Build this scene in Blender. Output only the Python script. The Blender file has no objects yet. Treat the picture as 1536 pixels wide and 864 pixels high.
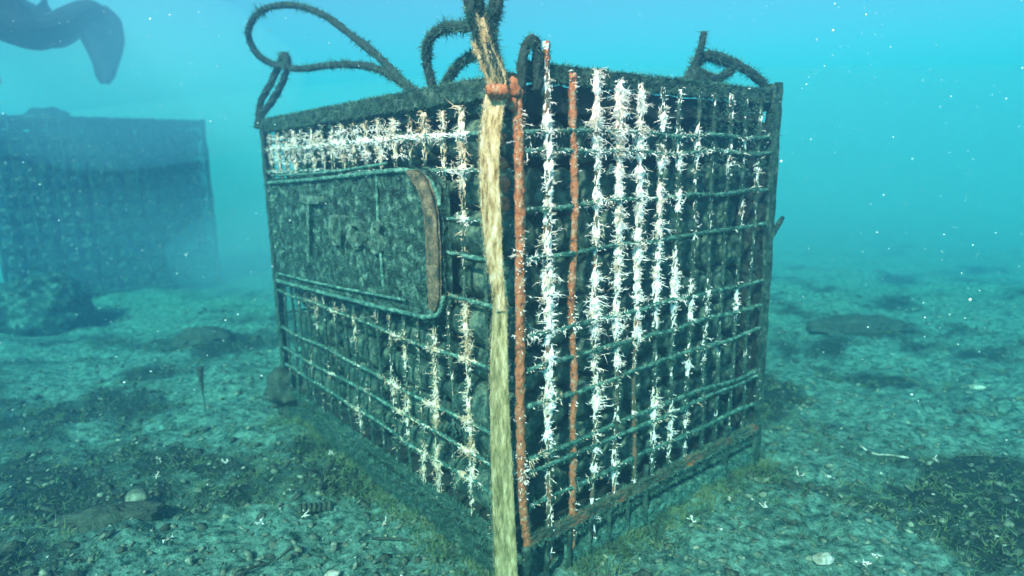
import bpy, math, random
import numpy as np
from mathutils import Vector, Matrix, noise
random.seed(7); rng = np.random.default_rng(7)
sc = bpy.context.scene
COL = sc.collection

# ------------------------------------------------------------------ camera, light, exposure
cam_d = bpy.data.cameras.new('camera'); cam = bpy.data.objects.new('camera', cam_d); COL.objects.link(cam)
sc.camera = cam
CAM_POS = Vector((0.0707, -1.1166, 0.7354))
right = Vector((0.99708, 0.07444, -0.01718)); up = Vector((0.00251, 0.19279, 0.98124)); fwd = Vector((-0.07635, 0.97841, -0.19204))
m = Matrix((right, up, -fwd)).transposed().to_4x4(); m.translation = CAM_POS
cam.matrix_world = m
cam_d.sensor_width = 36.0; cam_d.lens = 948.9 / 1536 * 36
cam_d.clip_start = 0.02; cam_d.clip_end = 200
cam_d.dof.use_dof = True; cam_d.dof.focus_distance = 1.30; cam_d.dof.aperture_fstop = 2.4

SUN_EL, SUN_AZ = math.radians(40), math.radians(198)       # azimuth clockwise from +Y: the sun stands behind the camera
w = bpy.data.worlds.new('World'); sc.world = w; w.use_nodes = True
nt = w.node_tree; nt.nodes.clear(); N = nt.nodes.new; Lk = nt.links.new
sky = N('ShaderNodeTexSky'); sky.sky_type = 'NISHITA'; sky.sun_disc = False
sky.sun_elevation = SUN_EL; sky.sun_rotation = SUN_AZ
tint = N('ShaderNodeMix'); tint.data_type = 'RGBA'; tint.blend_type = 'MULTIPLY'; tint.inputs['Factor'].default_value = 1.0
Lk(sky.outputs[0], tint.inputs[6]); tint.inputs[7].default_value = (1.35, 0.76, 0.78, 1)   # light filtered by the water column
bg = N('ShaderNodeBackground'); bg.inputs[1].default_value = 0.055
out = N('ShaderNodeOutputWorld'); Lk(tint.outputs[2], bg.inputs[0]); Lk(bg.outputs[0], out.inputs[0])

sun_d = bpy.data.lights.new('sun', 'SUN'); sun = bpy.data.objects.new('sun', sun_d); COL.objects.link(sun)
sun_d.energy = 5.0; sun_d.angle = math.radians(2.0); sun_d.color = (1.0, 0.43, 0.40)
sd = Vector((math.sin(SUN_AZ) * math.cos(SUN_EL), math.cos(SUN_AZ) * math.cos(SUN_EL), math.sin(SUN_EL)))
sun.rotation_euler = sd.to_track_quat('Z', 'Y').to_euler()
sc.view_settings.view_transform = 'Standard'; sc.view_settings.look = 'None'
sc.view_settings.exposure = 2.2; sc.view_settings.gamma = 1.0
sc.cycles.volume_bounces = 2; sc.cycles.max_bounces = 5; sc.cycles.diffuse_bounces = 2; sc.cycles.glossy_bounces = 1
sc.cycles.use_denoising = True

# ------------------------------------------------------------------ helpers
def props(o, label=None, cat=None, group=None, kind=None):
    if label: o['label'] = label
    if cat: o['category'] = cat
    if group: o['group'] = group
    if kind: o['kind'] = kind
    return o
def empty(name, loc=(0, 0, 0), **k):
    o = bpy.data.objects.new(name, None); o.location = loc; o.empty_display_size = .1; COL.objects.link(o); return props(o, **k)
class TB:
    "collects triangle soups"
    def __init__(s): s.V = []; s.F = []; s.n = 0
    def add(s, V, F):
        V = np.asarray(V, float).reshape(-1, 3); F = np.asarray(F, int).reshape(-1, 3)
        s.V.append(V); s.F.append(F + s.n); s.n += len(V)
    def mesh(s, name, mat, smooth=False):
        V = np.concatenate(s.V) if s.V else np.zeros((0, 3)); F = np.concatenate(s.F) if s.F else np.zeros((0, 3), int)
        me = bpy.data.meshes.new(name); me.vertices.add(len(V)); me.vertices.foreach_set('co', V.ravel().astype('f'))
        me.loops.add(len(F) * 3); me.polygons.add(len(F))
        me.polygons.foreach_set('loop_start', np.arange(0, len(F) * 3, 3)); me.loops.foreach_set('vertex_index', F.ravel())
        me.polygons.foreach_set('use_smooth', np.full(len(F), smooth))
        me.update(calc_edges=True); me.validate(); me.materials.append(mat); return me
    def obj(s, name, mat, parent=None, smooth=False, **k):
        o = bpy.data.objects.new(name, s.mesh(name, mat, smooth)); COL.objects.link(o)
        if parent: o.parent = parent
        return props(o, **k)
def quads(Q):
    Q = np.asarray(Q, int).reshape(-1, 4); return np.concatenate([Q[:, [0, 1, 2]], Q[:, [0, 2, 3]]])
def smoothpath(pts, n):
    "Catmull-Rom through the points"
    P = np.array(pts, float); P = np.vstack([2 * P[0] - P[1], P, 2 * P[-1] - P[-2]]); o = []
    m_ = len(P) - 3
    for t in np.linspace(0, m_ - 1e-6, n):
        i = int(t); f = t - i; a, b, c, d = P[i:i + 4]
        o.append(.5 * ((2 * b) + (-a + c) * f + (2 * a - 5 * b + 4 * c - d) * f * f + (-a + 3 * b - 3 * c + d) * f ** 3))
    return np.array(o)
def frames(P):
    T = np.gradient(P, axis=0); T /= np.linalg.norm(T, axis=1)[:, None] + 1e-12
    a = np.array([0, 0, 1.]) if abs(T[0][2]) < .8 else np.array([1., 0, 0])
    n = np.cross(T[0], a); n /= np.linalg.norm(n); Ns = []
    for t in T:
        n = n - t * (n @ t); n /= np.linalg.norm(n); Ns.append(n)
    Ns = np.array(Ns); return T, Ns, np.cross(T, Ns)
def tube(P, R, seg=8, rough=0.0, flat=1.0, cap=True):
    P = np.asarray(P, float); n = len(P); R = np.broadcast_to(R, n).astype(float)
    T, A, B = frames(P); th = np.arange(seg) * 2 * math.pi / seg
    rr = R[:, None] * (1 + rough * rng.uniform(-1, 1, (n, seg)))
    V = P[:, None] + rr[..., None] * (np.cos(th)[None, :, None] * A[:, None] + flat * np.sin(th)[None, :, None] * B[:, None])
    i = np.arange(n - 1)[:, None] * seg; j = np.arange(seg)[None]; k = (j + 1) % seg
    F = quads(np.stack([i + j, i + k, i + seg + k, i + seg + j], -1)); V = V.reshape(-1, 3)
    if cap:
        V = np.vstack([V, P[:1], P[-1:]]); c0, c1 = n * seg, n * seg + 1; j = np.arange(seg); k = (j + 1) % seg
        F = np.vstack([F, np.stack([np.full(seg, c0), k, j], -1), np.stack([np.full(seg, c1), (n - 1) * seg + j, (n - 1) * seg + k], -1)])
    return V, F
def spikes(B, D, L, R, bend=None):
    "many small tapered curved spikes at once: 7 vertices, 9 triangles each"
    n = len(B)
    if n == 0: return np.zeros((0, 3)), np.zeros((0, 3), int)
    L = np.broadcast_to(L, n)[:, None]; R = np.broadcast_to(R, n)[:, None]
    D = D / (np.linalg.norm(D, axis=1)[:, None] + 1e-9)
    if bend is None: bend = rng.normal(0, .25, (n, 3))
    a = np.where(np.abs(D[:, 2:3]) < .9, np.array([[0, 0, 1.]]), np.array([[1., 0, 0]]))
    X = np.cross(D, a); X /= np.linalg.norm(X, axis=1)[:, None]; Y = np.cross(D, X)
    mid = B + D * L * .55; tip = B + D * L + bend * L
    ring = [X, -.5 * X + .866 * Y, -.5 * X - .866 * Y]
    V = np.stack([B + r * R for r in ring] + [mid + r * R * .75 for r in ring] + [tip], 1)
    f = np.array([[0, 1, 4], [0, 4, 3], [1, 2, 5], [1, 5, 4], [2, 0, 3], [2, 3, 5], [3, 4, 6], [4, 5, 6], [5, 3, 6]])
    return V.reshape(-1, 3), (f[None] + (np.arange(n) * 7)[:, None, None]).reshape(-1, 3)
def fronds(tb, B, D, L, R, k=4):
    "branching hydroid fronds: a stem and k branchlets"
    n = len(B)
    if n == 0: return
    L = np.broadcast_to(L, n); R = np.broadcast_to(R, n); D = D / np.linalg.norm(D, axis=1)[:, None]
    bend = rng.normal(0, .22, (n, 3)); tb.add(*spikes(B, D, L, R, bend))
    for q in range(k):
        f = rng.uniform(.25, .85, n)[:, None]
        b = B + D * L[:, None] * f + bend * L[:, None] * np.clip(f - .5, 0, 1)
        d = D * .7 + rng.normal(0, .75, (n, 3))
        tb.add(*spikes(b, d, L * rng.uniform(.25, .55, n), R * .8))
def rbox(c, size, X, Y, Z, rough=0.0, div=(1, 1, 1)):
    "box with subdivided noisy faces in frame X, Y, Z"
    c = np.array(c, float); S = np.array(size, float) / 2; V = []; F = []; idx = {}
    ax = [np.array(X, float), np.array(Y, float), np.array(Z, float)]; nx = div
    def vid(i, j, k):
        if (i, j, k) not in idx:
            p = [(-1 + 2 * i / nx[0]) * S[0], (-1 + 2 * j / nx[1]) * S[1], (-1 + 2 * k / nx[2]) * S[2]]
            q = c + ax[0] * p[0] + ax[1] * p[1] + ax[2] * p[2] + rng.uniform(-1, 1, 3) * rough
            idx[(i, j, k)] = len(V); V.append(q)
        return idx[(i, j, k)]
    def face(fn, a, b, flip):
        for i in range(a):
            for j in range(b):
                q = [fn(i, j), fn(i + 1, j), fn(i + 1, j + 1), fn(i, j + 1)]
                F.append(q[::-1] if flip else q)
    a, b, d = nx
    face(lambda i, j: vid(i, j, 0), a, b, True); face(lambda i, j: vid(i, j, d), a, b, False)
    face(lambda i, j: vid(i, 0, j), a, d, False); face(lambda i, j: vid(i, b, j), a, d, True)
    face(lambda i, j: vid(0, i, j), b, d, True); face(lambda i, j: vid(a, i, j), b, d, False)
    return np.array(V), quads(F)

# ------------------------------------------------------------------ materials
def mat(name, cols, scale=20, detail=6, rough=.85, bump=.4, bscale=120, pos=(.35, .65), mid=None, sheen=0, bdist=.004, stretch=None):
    "noise blend between colours, with fine bump"
    M = bpy.data.materials.new(name); M.use_nodes = True; t = M.node_tree; b = t.nodes['Principled BSDF']; n = t.nodes.new; l = t.links.new
    tc = n('ShaderNodeTexCoord'); src = tc.outputs['Object']
    if stretch:
        mp = n('ShaderNodeMapping'); mp.inputs['Scale'].default_value = stretch; l(src, mp.inputs[0]); src = mp.outputs[0]
    nz = n('ShaderNodeTexNoise'); nz.inputs['Scale'].default_value = scale; nz.inputs['Detail'].default_value = detail; nz.inputs['Roughness'].default_value = .65; l(src, nz.inputs['Vector'])
    cr = n('ShaderNodeValToRGB'); l(nz.outputs['Fac'], cr.inputs[0]); e = cr.color_ramp.elements
    e[0].position = pos[0]; e[1].position = pos[1]; e[0].color = (*cols[0], 1); e[1].color = (*cols[-1], 1)
    for q, c in enumerate(cols[1:-1]):
        x = e.new(pos[0] + (pos[1] - pos[0]) * (q + 1) / (len(cols) - 1)); x.color = (*c, 1)
    l(cr.outputs[0], b.inputs['Base Color']); b.inputs['Roughness'].default_value = rough; b.inputs['Specular IOR Level'].default_value = .25
    nb = n('ShaderNodeTexNoise'); nb.inputs['Scale'].default_value = bscale; nb.inputs['Detail'].default_value = 4; l(src, nb.inputs['Vector'])
    bp = n('ShaderNodeBump'); bp.inputs['Strength'].default_value = bump; bp.inputs['Distance'].default_value = bdist; l(nb.outputs['Fac'], bp.inputs['Height']); l(bp.outputs[0], b.inputs['Normal'])
    return M
M = {}
M['growth'] = mat('white_hydroid', [(.30, .22, .13), (.78, .64, .52), (.88, .82, .75)], scale=35, pos=(.3, .55), bump=.1)
M['growthL'] = mat('cream_hydroid', [(.38, .25, .13), (.68, .52, .36), (.80, .68, .56)], scale=30, pos=(.35, .62), bump=.1)
M['rust'] = mat('rust', [(.04, .02, .012), (.22, .08, .035), (.42, .13, .045), (.34, .15, .07), (.50, .34, .22)], scale=75, bscale=260, bump=1.0, bdist=.003, pos=(.3, .66))
M['bar'] = mat('fouled_steel', [(.004, .016, .012), (.018, .05, .036), (.08, .13, .09)], scale=45, bscale=220, bump=.8)
M['barR'] = mat('partly_rusty_steel', [(.03, .04, .022), (.09, .085, .05), (.40, .11, .035)], scale=9, bscale=220, bump=.8)
M['fuzz'] = mat('algae_fuzz', [(.005, .030, .022), (.028, .10, .070), (.11, .21, .145)], scale=50, bump=.1)
M['rope'] = mat('fouled_rope', [(.006, .016, .014), (.03, .06, .045)], scale=60, bscale=300, bump=.9)
M['strap'] = mat('strap_webbing', [(.10, .06, .02), (.22, .14, .05), (.46, .32, .15), (.58, .45, .26), (.76, .66, .50)], scale=24, stretch=(5, 5, 1.1), bscale=80, bump=.9, bdist=.003, pos=(.3, .68))
M['panel'] = mat('encrusted_panel', [(.001, .008, .006), (.007, .028, .021), (.03, .08, .058), (.13, .22, .16)], scale=38, bscale=200, bump=1.0)
M['rim'] = mat('algae_rim', [(.006, .040, .032), (.05, .15, .11), (.17, .32, .24)], scale=60, bscale=240, bump=.8)
M['letter'] = mat('encrusted_letter', [(.01, .035, .025), (.06, .12, .085), (.16, .25, .18)], scale=60, bscale=240, bump=.9)
M['brown'] = mat('brown_plastic', [(.02, .04, .025), (.12, .09, .05), (.25, .18, .10)], scale=48, bscale=160, bump=1.0)
M['bottle'] = mat('encrusted_glass', [(.003, .014, .011), (.025, .060, .044), (.13, .19, .12)], scale=32, bscale=150, bump=.9, rough=.6)
M['darkfill'] = mat('dark_fill', [(.006, .012, .009), (.03, .045, .03)], scale=30)  # dark colour for the added light blockers and the floor plate
M['stone'] = mat('rubble_stone', [(.03, .05, .032), (.10, .13, .085), (.28, .32, .22)], scale=25, bscale=180, bump=.8)
M['dark'] = mat('dark_algae_stone', [(.015, .025, .018), (.06, .08, .05)], scale=40, bscale=160, bump=.9)
M['shell'] = mat('shell', [(.14, .14, .09), (.34, .34, .26), (.66, .64, .55)], scale=38, bump=.8)
M['weed'] = mat('weed', [(.02, .045, .025), (.08, .14, .06), (.18, .22, .10)], scale=12, bump=.1)
M['suit'] = mat('wetsuit', [(.008, .01, .014), (.02, .025, .03)], scale=20)
M['fin'] = mat('fin_rubber', [(.015, .02, .03), (.04, .05, .07)], scale=20)
M['skin'] = mat('skin', [(.45, .28, .2), (.55, .36, .27)], scale=20)
M['tank'] = mat('tank_paint', [(.35, .36, .36), (.5, .5, .5)], scale=20, rough=.4)
M['snow'] = mat('plankton', [(.7, .7, .65), (.85, .85, .8)], scale=9)
def ground_mat():
    G = bpy.data.materials.new('seabed'); G.use_nodes = True; t = G.node_tree; b = t.nodes['Principled BSDF']; n = t.nodes.new; l = t.links.new
    tc = n('ShaderNodeTexCoord')
    def nz(s, d, r=.6, st=None):
        x = n('ShaderNodeTexNoise'); x.inputs['Scale'].default_value = s; x.inputs['Detail'].default_value = d; x.inputs['Roughness'].default_value = r
        if st:
            mp = n('ShaderNodeMapping'); mp.inputs['Scale'].default_value = st; l(tc.outputs['Object'], mp.inputs[0]); l(mp.outputs[0], x.inputs['Vector'])
        else: l(tc.outputs['Object'], x.inputs['Vector'])
        return x.outputs['Fac']
    def ramp(f, a, b_, c0, c1):
        r = n('ShaderNodeValToRGB'); l(f, r.inputs[0]); e = r.color_ramp.elements; e[0].position = a; e[1].position = b_; e[0].color = (*c0, 1); e[1].color = (*c1, 1); return r.outputs[0]
    def mix(f, a, b_):
        x = n('ShaderNodeMix'); x.data_type = 'RGBA'; l(f, x.inputs['Factor']); l(a, x.inputs[6]); l(b_, x.inputs[7]); return x.outputs[2]
    sand = ramp(nz(38, 9, .8), .40, .62, (.010, .055, .042), (.25, .48, .36))
    dark = ramp(nz(60, 8, .75), .35, .7, (.004, .014, .010), (.04, .075, .05))
    av = n('ShaderNodeAttribute'); av.attribute_name = 'weed_haze_cover'; ma = n('ShaderNodeMath'); ma.operation = 'ADD'; l(av.outputs['Fac'], ma.inputs[0]); l(nz(40, 6, .75), ma.inputs[1])
    patch = ramp(ma.outputs[0], .36, .86, (0, 0, 0), (1, 1, 1))
    c = mix(patch, sand, dark)
    pebble = ramp(nz(130, 3, .6), .64, .70, (0, 0, 0), (1, 1, 1))
    lt = n('ShaderNodeRGB'); lt.outputs[0].default_value = (.34, .44, .34, 1)
    c = mix(pebble, c, lt.outputs[0])
    l(c, b.inputs['Base Color']); b.inputs['Roughness'].default_value = .95; b.inputs['Specular IOR Level'].default_value = .15
    bp = n('ShaderNodeBump'); bp.inputs['Strength'].default_value = .9; bp.inputs['Distance'].default_value = .03; l(nz(48, 8, .75), bp.inputs['Height']); l(bp.outputs[0], b.inputs['Normal'])
    return G
M['ground'] = ground_mat()

# ------------------------------------------------------------------ the seabed
def gz(x, y):
    v = Vector((x, y, 3.1))
    z = -.105 + .05 * noise.noise(v * .8) + .035 * noise.noise(v * 2.3) + .022 * noise.noise(v * 6.1) + .020 * noise.noise(v * 15) + .018 * abs(noise.noise(v * 31))
    d = math.hypot(x - .05, y - .55); k = min(1, max(0, (1.1 - d) / .5))     # flat under the cage
    return z * (1 - k) + k * (-.105 + .012 * noise.noise(v * 6) + .018 * noise.noise(v * 15) + .018 * abs(noise.noise(v * 31)))
n = 460; tt = np.linspace(-1, 1, n)
gx = .36 * np.sinh(tt * 4.6); gy = .1 + .36 * np.sinh(tt * 4.6)
def patch_at(x, y): return noise.noise(Vector((x * 2.3, y * 3.1, 7.7))) + .55 * noise.noise(Vector((x * 7, y * 8, 1.7))) + .35 * noise.noise(Vector((x * 19, y * 19, 4.1))) - .5 * math.exp(-((x + .45) ** 2 + (y - .02) ** 2) / .12) - .32 * min(1, max(0, (math.hypot(x, y) - 2) / 3)) - .35 * math.exp(-((x - .62) ** 2 + (y - .05) ** 2) / .08)  # weed patches, lowered far off so the seabed pales as in haze
V = np.array([(x, y, gz(x, y)) for y in gy for x in gx]); i = np.arange(n - 1); a = (i[:, None] * n + i[None]).ravel()
g = TB(); g.add(V, quads(np.stack([a, a + 1, a + n + 1, a + n], -1))); seabed = g.obj('seabed', M['ground'], smooth=True, kind='structure')
at = seabed.data.attributes.new('weed_haze_cover', 'FLOAT', 'POINT'); at.data.foreach_set('value', np.array([patch_at(x, y) for y in gy for x in gx], dtype='f'))
print('ground extent', gx[0], gx[-1], 'min step', np.diff(gx).min())

# ------------------------------------------------------------------ the bottle cage
TH = 0.8059
L = np.array([-math.cos(TH), math.sin(TH), 0]); R = np.array([math.sin(TH), math.cos(TH), 0]); Z = np.array([0, 0, 1.])
NL, NR = -R, -L                                  # outward normals of the left and the right face
LEN, DEP, H = 1.275, 0.85, 0.90
AX = {'L': (L, NL), 'R': (R, NR)}
def F(face, u, z, off=0.0):
    a, nn = AX[face]; return a * u + Z * z + nn * off
GL = [(0.169, 0.838, 0.02, 1), (0.166, 0.776, 0.023, 1), (0.164, 0.72, 0.028, 1), (0.162, 0.643, 0.013, 0.7), (0.246, 0.792, 0.029, 1), (0.322, 0.791, 0.03, 1), (0.406, 0.792, 0.034, 1), (0.498, 0.796, 0.039, 1), (0.583, 0.791, 0.047, 1), (0.713, 0.796, 0.054, 0.9), (0.863, 0.792, 0.058, 0.9), (1.035, 0.788, 0.062, 0.9), (1.179, 0.771, 0.054, 0.7), (0.232, 0.824, 0.013, 0.8), (0.301, 0.828, 0.019, 0.9), (0.38, 0.819, 0.013, 0.8), (0.433, 0.822, 0.013, 0.7), (0.173, 0.426, 0.037, 0.8), (0.292, 0.328, 0.041, 0.8), (0.455, 0.308, 0.041, 0.8), (0.517, 0.199, 0.033, 0.7), (0.453, 0.173, 0.036, 0.8), (0.459, 0.11, 0.029, 0.8), (0.302, 0.201, 0.036, 0.8), (0.338, 0.27, 0.026, 0.5), (0.176, 0.368, 0.036, 0.6), (0.182, 0.251, 0.027, 0.5), (0.326, 0.062, 0.045, 1), (0.335, 0.016, 0.032, 0.8), (0.186, 0.175, 0.031, 0.8), (0.177, 0.117, 0.038, 1), (0.193, 0.049, 0.029, 0.8), (0.204, 0.304, 0.024, 0.5), (0.688, 0.305, 0.031, 0.6), (0.807, 0.346, 0.032, 0.6), (0.977, 0.322, 0.043, 0.5), (0.702, 0.063, 0.029, 0.5), (0.865, 0.138, 0.022, 0.4), (1.012, 0.145, 0.027, 0.3), (0.118, -0.027, 0.025, 0.5), (0.655, 0.115, 0.028, 0.4), (0.351, 0.455, 0.031, 0.4), (0.918, 0.372, 0.042, 0.3), (0.579, 0.413, 0.035, 0.3)]
GR = [(0.048, 0.928, 0.013, 1), (0.05, 0.878, 0.02, 1), (0.053, 0.811, 0.023, 1), (0.052, 0.742, 0.03, 1), (0.051, 0.671, 0.031, 1), (0.05, 0.611, 0.029, 1), (0.046, 0.55, 0.04, 1.2), (0.049, 0.499, 0.035, 1), (0.048, 0.436, 0.036, 1), (0.053, 0.37, 0.026, 0.9), (0.052, 0.29, 0.027, 0.8), (0.046, 0.209, 0.03, 0.7), (0.045, 0.126, 0.023, 0.6), (0.044, 0.069, 0.02, 0.5), (-0.001, 0.579, 0.031, 1), (0.0, 0.804, 0.02, 0.6), (-0.001, 0.754, 0.016, 0.6), (-0.004, 0.445, 0.028, 0.5), (-0.009, 0.172, 0.03, 0.7), (0.127, 0.884, 0.016, 1), (0.127, 0.854, 0.009, 0.6), (0.124, 0.449, 0.021, 0.6), (0.133, 0.407, 0.019, 0.5), (0.096, 0.278, 0.028, 0.6), (0.098, 0.753, 0.019, 0.6), (0.193, 0.9, 0.017, 0.9), (0.197, 0.864, 0.017, 1), (0.194, 0.815, 0.016, 0.9), (0.192, 0.741, 0.015, 0.7), (0.193, 0.664, 0.012, 0.6), (0.191, 0.599, 0.016, 0.7), (0.192, 0.506, 0.014, 0.7), (0.193, 0.437, 0.031, 0.8), (0.19, 0.34, 0.02, 0.8), (0.187, 0.255, 0.023, 0.8), (0.186, 0.181, 0.018, 0.6), (0.185, 0.107, 0.021, 0.8), (0.256, 0.867, 0.018, 1), (0.257, 0.817, 0.025, 1.1), (0.262, 0.766, 0.039, 1.3), (0.256, 0.701, 0.024, 1), (0.255, 0.635, 0.03, 1), (0.257, 0.553, 0.033, 1.1), (0.258, 0.497, 0.025, 1), (0.26, 0.412, 0.02, 0.9), (0.256, 0.326, 0.024, 0.8), (0.32, 0.877, 0.018, 0.9), (0.322, 0.819, 0.024, 1), (0.328, 0.766, 0.035, 1.2), (0.322, 0.699, 0.022, 0.9), (0.322, 0.63, 0.017, 0.8), (0.324, 0.56, 0.028, 1), (0.326, 0.503, 0.026, 1), (0.323, 0.46, 0.015, 0.8), (0.322, 0.372, 0.021, 0.7), (0.38, 0.874, 0.013, 0.7), (0.387, 0.821, 0.016, 0.9), (0.386, 0.739, 0.017, 0.8), (0.385, 0.655, 0.023, 1), (0.386, 0.583, 0.02, 0.9), (0.387, 0.51, 0.03, 1.1), (0.385, 0.451, 0.03, 1), (0.382, 0.391, 0.018, 0.8), (0.441, 0.738, 0.017, 0.7), (0.446, 0.652, 0.02, 0.8), (0.444, 0.504, 0.024, 0.7), (0.442, 0.443, 0.031, 1), (0.438, 0.382, 0.022, 0.7), (0.503, 0.434, 0.026, 0.9), (0.519, 0.384, 0.023, 0.6), (0.494, 0.709, 0.018, 0.6), (0.489, 0.795, 0.02, 0.5), (0.56, 0.76, 0.024, 0.5), (0.628, 0.752, 0.025, 0.5), (0.697, 0.775, 0.031, 0.5), (0.647, 0.858, 0.024, 0.4), (0.781, 0.702, 0.027, 0.5), (0.733, 0.622, 0.023, 0.5), (0.719, 0.386, 0.028, 0.7), (0.566, 0.293, 0.031, 0.6), (0.536, 0.249, 0.024, 0.5), (0.535, 0.13, 0.021, 0.6), (0.403, 0.191, 0.03, 1), (0.435, 0.124, 0.031, 0.8), (0.432, 0.083, 0.021, 0.7), (0.584, 0.423, 0.023, 0.4), (0.209, 0.435, 0.036, 0.6), (0.292, 0.392, 0.03, 0.6), (0.15, 0.753, 0.022, 0.6), (0.195, 0.759, 0.025, 0.8), (0.436, 0.759, 0.031, 0.6), (0.508, 0.759, 0.032, 0.5), (0.282, 0.779, 0.026, 1), (0.025, 0.174, 0.028, 0.5), (0.026, 0.243, 0.016, 0.4), (0.15, 0.666, 0.018, 0.4), (0.206, 0.67, 0.018, 0.4), (0.098, 0.771, 0.024, 0.4)]

GLa, GRa = np.array(GL), np.array(GR)
def dens(face, u, z):
    G = GLa if face == 'L' else GRa
    d = ((u[:, None] - G[:, 0]) ** 2 + ((z[:, None] - G[:, 1]) / 1.25) ** 2) / (G[:, 2] ** 2)
    D = (.84 if face == 'R' else .78) * np.tanh((G[:, 3] * np.exp(-d)).sum(1)) * (1 if face == 'R' else np.where(z > .5, 1, .95))
    nz = np.array([noise.noise(Vector((a * 14, b * 9, 5 if face == 'L' else 9))) for a, b in zip(u, z)])
    nz2 = np.array([noise.noise(Vector((a * 60, b * 60, 2))) for a, b in zip(u, z)])
    D = D * np.clip(1 + 1.1 * nz2, .15, 2) + np.clip(nz - .12, 0, 1) * .9 * np.exp(-u * 1.2) + .04
    if face == 'R': D = D + np.clip(nz2 + .15, 0, 1) * .75 * np.exp(-((u - .16) / .20) ** 2) * (z < .45) + .16 * np.exp(-((u - .29) / .17) ** 2) * np.clip((z - .36) / .15, 0, 1) * (1 + nz2)
    return np.clip(D, 0, 1.5)
cage = empty('bottle_cage', (0, 0, 0), label='big rusty wire bottle cage overgrown with white hydroids, with encrusted sign', cat='cage')
def grown(face, o, P, u, z, r0, scale=1.0):
    "white hydroid crust and fronds, and short algae fuzz, on one bar"
    nn = AX[face][1]; D = dens(face, u, z) * scale
    T, A, B = frames(P); n_ = len(P); seg_len = np.linalg.norm(np.diff(P, axis=0), axis=1).mean()
    g = TB(); lo = TB()
    low = (z < .36) if face == 'R' else (z < .60)
    if D.max() > .25 and scale > .61:
        rr = r0 * .8 + .0052 * np.clip(D - .18, -1, 1.2) * (1 + .3 * rng.normal(0, 1, n_))
        V_, F_ = tube(P, np.maximum(rr, r0 * .3), 9, .45); g.add(V_, F_)
    lam = np.clip(D - .05, 0, 2) * seg_len * 1000 * 2.2
    cnt = rng.poisson(lam); idx = np.repeat(np.arange(n_), cnt)
    if len(idx):
        th = rng.uniform(0, 2 * math.pi, len(idx)); d = np.cos(th)[:, None] * A[idx] + np.sin(th)[:, None] * B[idx]
        d = d + .35 * nn + .25 * rng.normal(0, 1, d.shape) - .12 * Z
        keep = (d @ nn) > -.6; idx, d = idx[keep], d[keep]
        b = P[idx] + T[idx] * (rng.uniform(-.5, .5, len(idx)) * seg_len)[:, None] + d * r0 * .6
        Ls = rng.gamma(2.6, .385, len(idx)) * (.0035 + .0072 * np.clip(D[idx], 0, 1.3))
        fronds(g, b, d, Ls, .00062 + .0004 * rng.random(len(idx)), 3)
    if g.n: g.obj('white_growth', M['growthL'] if low.mean() > .55 else M['growth'], o, kind='stuff')
    cnt = rng.poisson(seg_len * 1000 * .9, n_); idx = np.repeat(np.arange(n_), cnt)
    th = rng.uniform(0, 2 * math.pi, len(idx)); d = np.cos(th)[:, None] * A[idx] + np.sin(th)[:, None] * B[idx]
    b = P[idx] + d * r0 * .8 + T[idx] * (rng.uniform(-.5, .5, len(idx)) * seg_len)[:, None]
    f = TB(); f.add(*spikes(b, d, rng.uniform(.0025, .0085, len(idx)), .0007)); f.obj('algae_fuzz', M['fuzz'], o, kind='stuff')
def bar(name, face, u0, z0, u1, z1, r, mt, off=0.0, n_=110, grow=1.0, wig=.0026, rough=.28, fz=True):
    t = np.linspace(0, 1, n_); u = u0 + (u1 - u0) * t; z = z0 + (z1 - z0) * t
    P = np.array([F(face, a, b, off) for a, b in zip(u, z)])
    s = rng.uniform(0, 50); P = P + wig * np.array([[noise.noise(Vector((s, q * 5, k * 7))) for k in range(3)] for q in t]) * 2
    b = TB(); rr = r * (1 + .22 * np.array([noise.noise(Vector((s + 9, q * 30, 0))) for q in t]))
    b.add(*tube(P, rr, 8, rough)); o = b.obj(name, mt, cage, smooth=True)
    if grow > 0: grown(face, o, P, u, z, r, grow)
    return o
SP = .065
# vertical bars, right face (the third one is bare rust)
for k in range(1, 14):
    u = k * SP + rng.uniform(-.002, .002)
    z1 = [0, .945, .895, .905, .892, .89, .885][k] if k < 7 else .885
    rusty = k == 2
    bar('vertical_bar', 'R', u, (-.015 if k > 3 else -.06), u + rng.uniform(-.003, .003), z1, .0074 if rusty else .0046 if k != 1 else .006, M['rust'] if rusty else M['barR'] if k < 6 else M['bar'], grow=.55 if rusty else 1.0)
for k in range(0, 19):
    u = .106 + k * .0655
    bar('vertical_bar', 'L', u, -.02, u + rng.uniform(-.003, .003), .842, .0040, M['bar'], grow=1.0)
for z in (.793, .757, .657, .566, .425, .36, .287, .183, .153, .08):
    bar('horizontal_bar', 'R', .01, z, .84, z + rng.uniform(-.006, .006), .0042, M['rim'], off=.004, rough=.45, wig=.004, grow=.6 if z > .75 else .45, n_=100)
for z in (.793, .725, .63, .56, .47, .34, .205, .14, .072):
    bar('horizontal_bar', 'L', .02, z, 1.26, z + rng.uniform(-.006, .006), .0040, M['rim'], off=.004, rough=.45, wig=.004, grow=1.0 if z == .793 else .7, n_=130)
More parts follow.
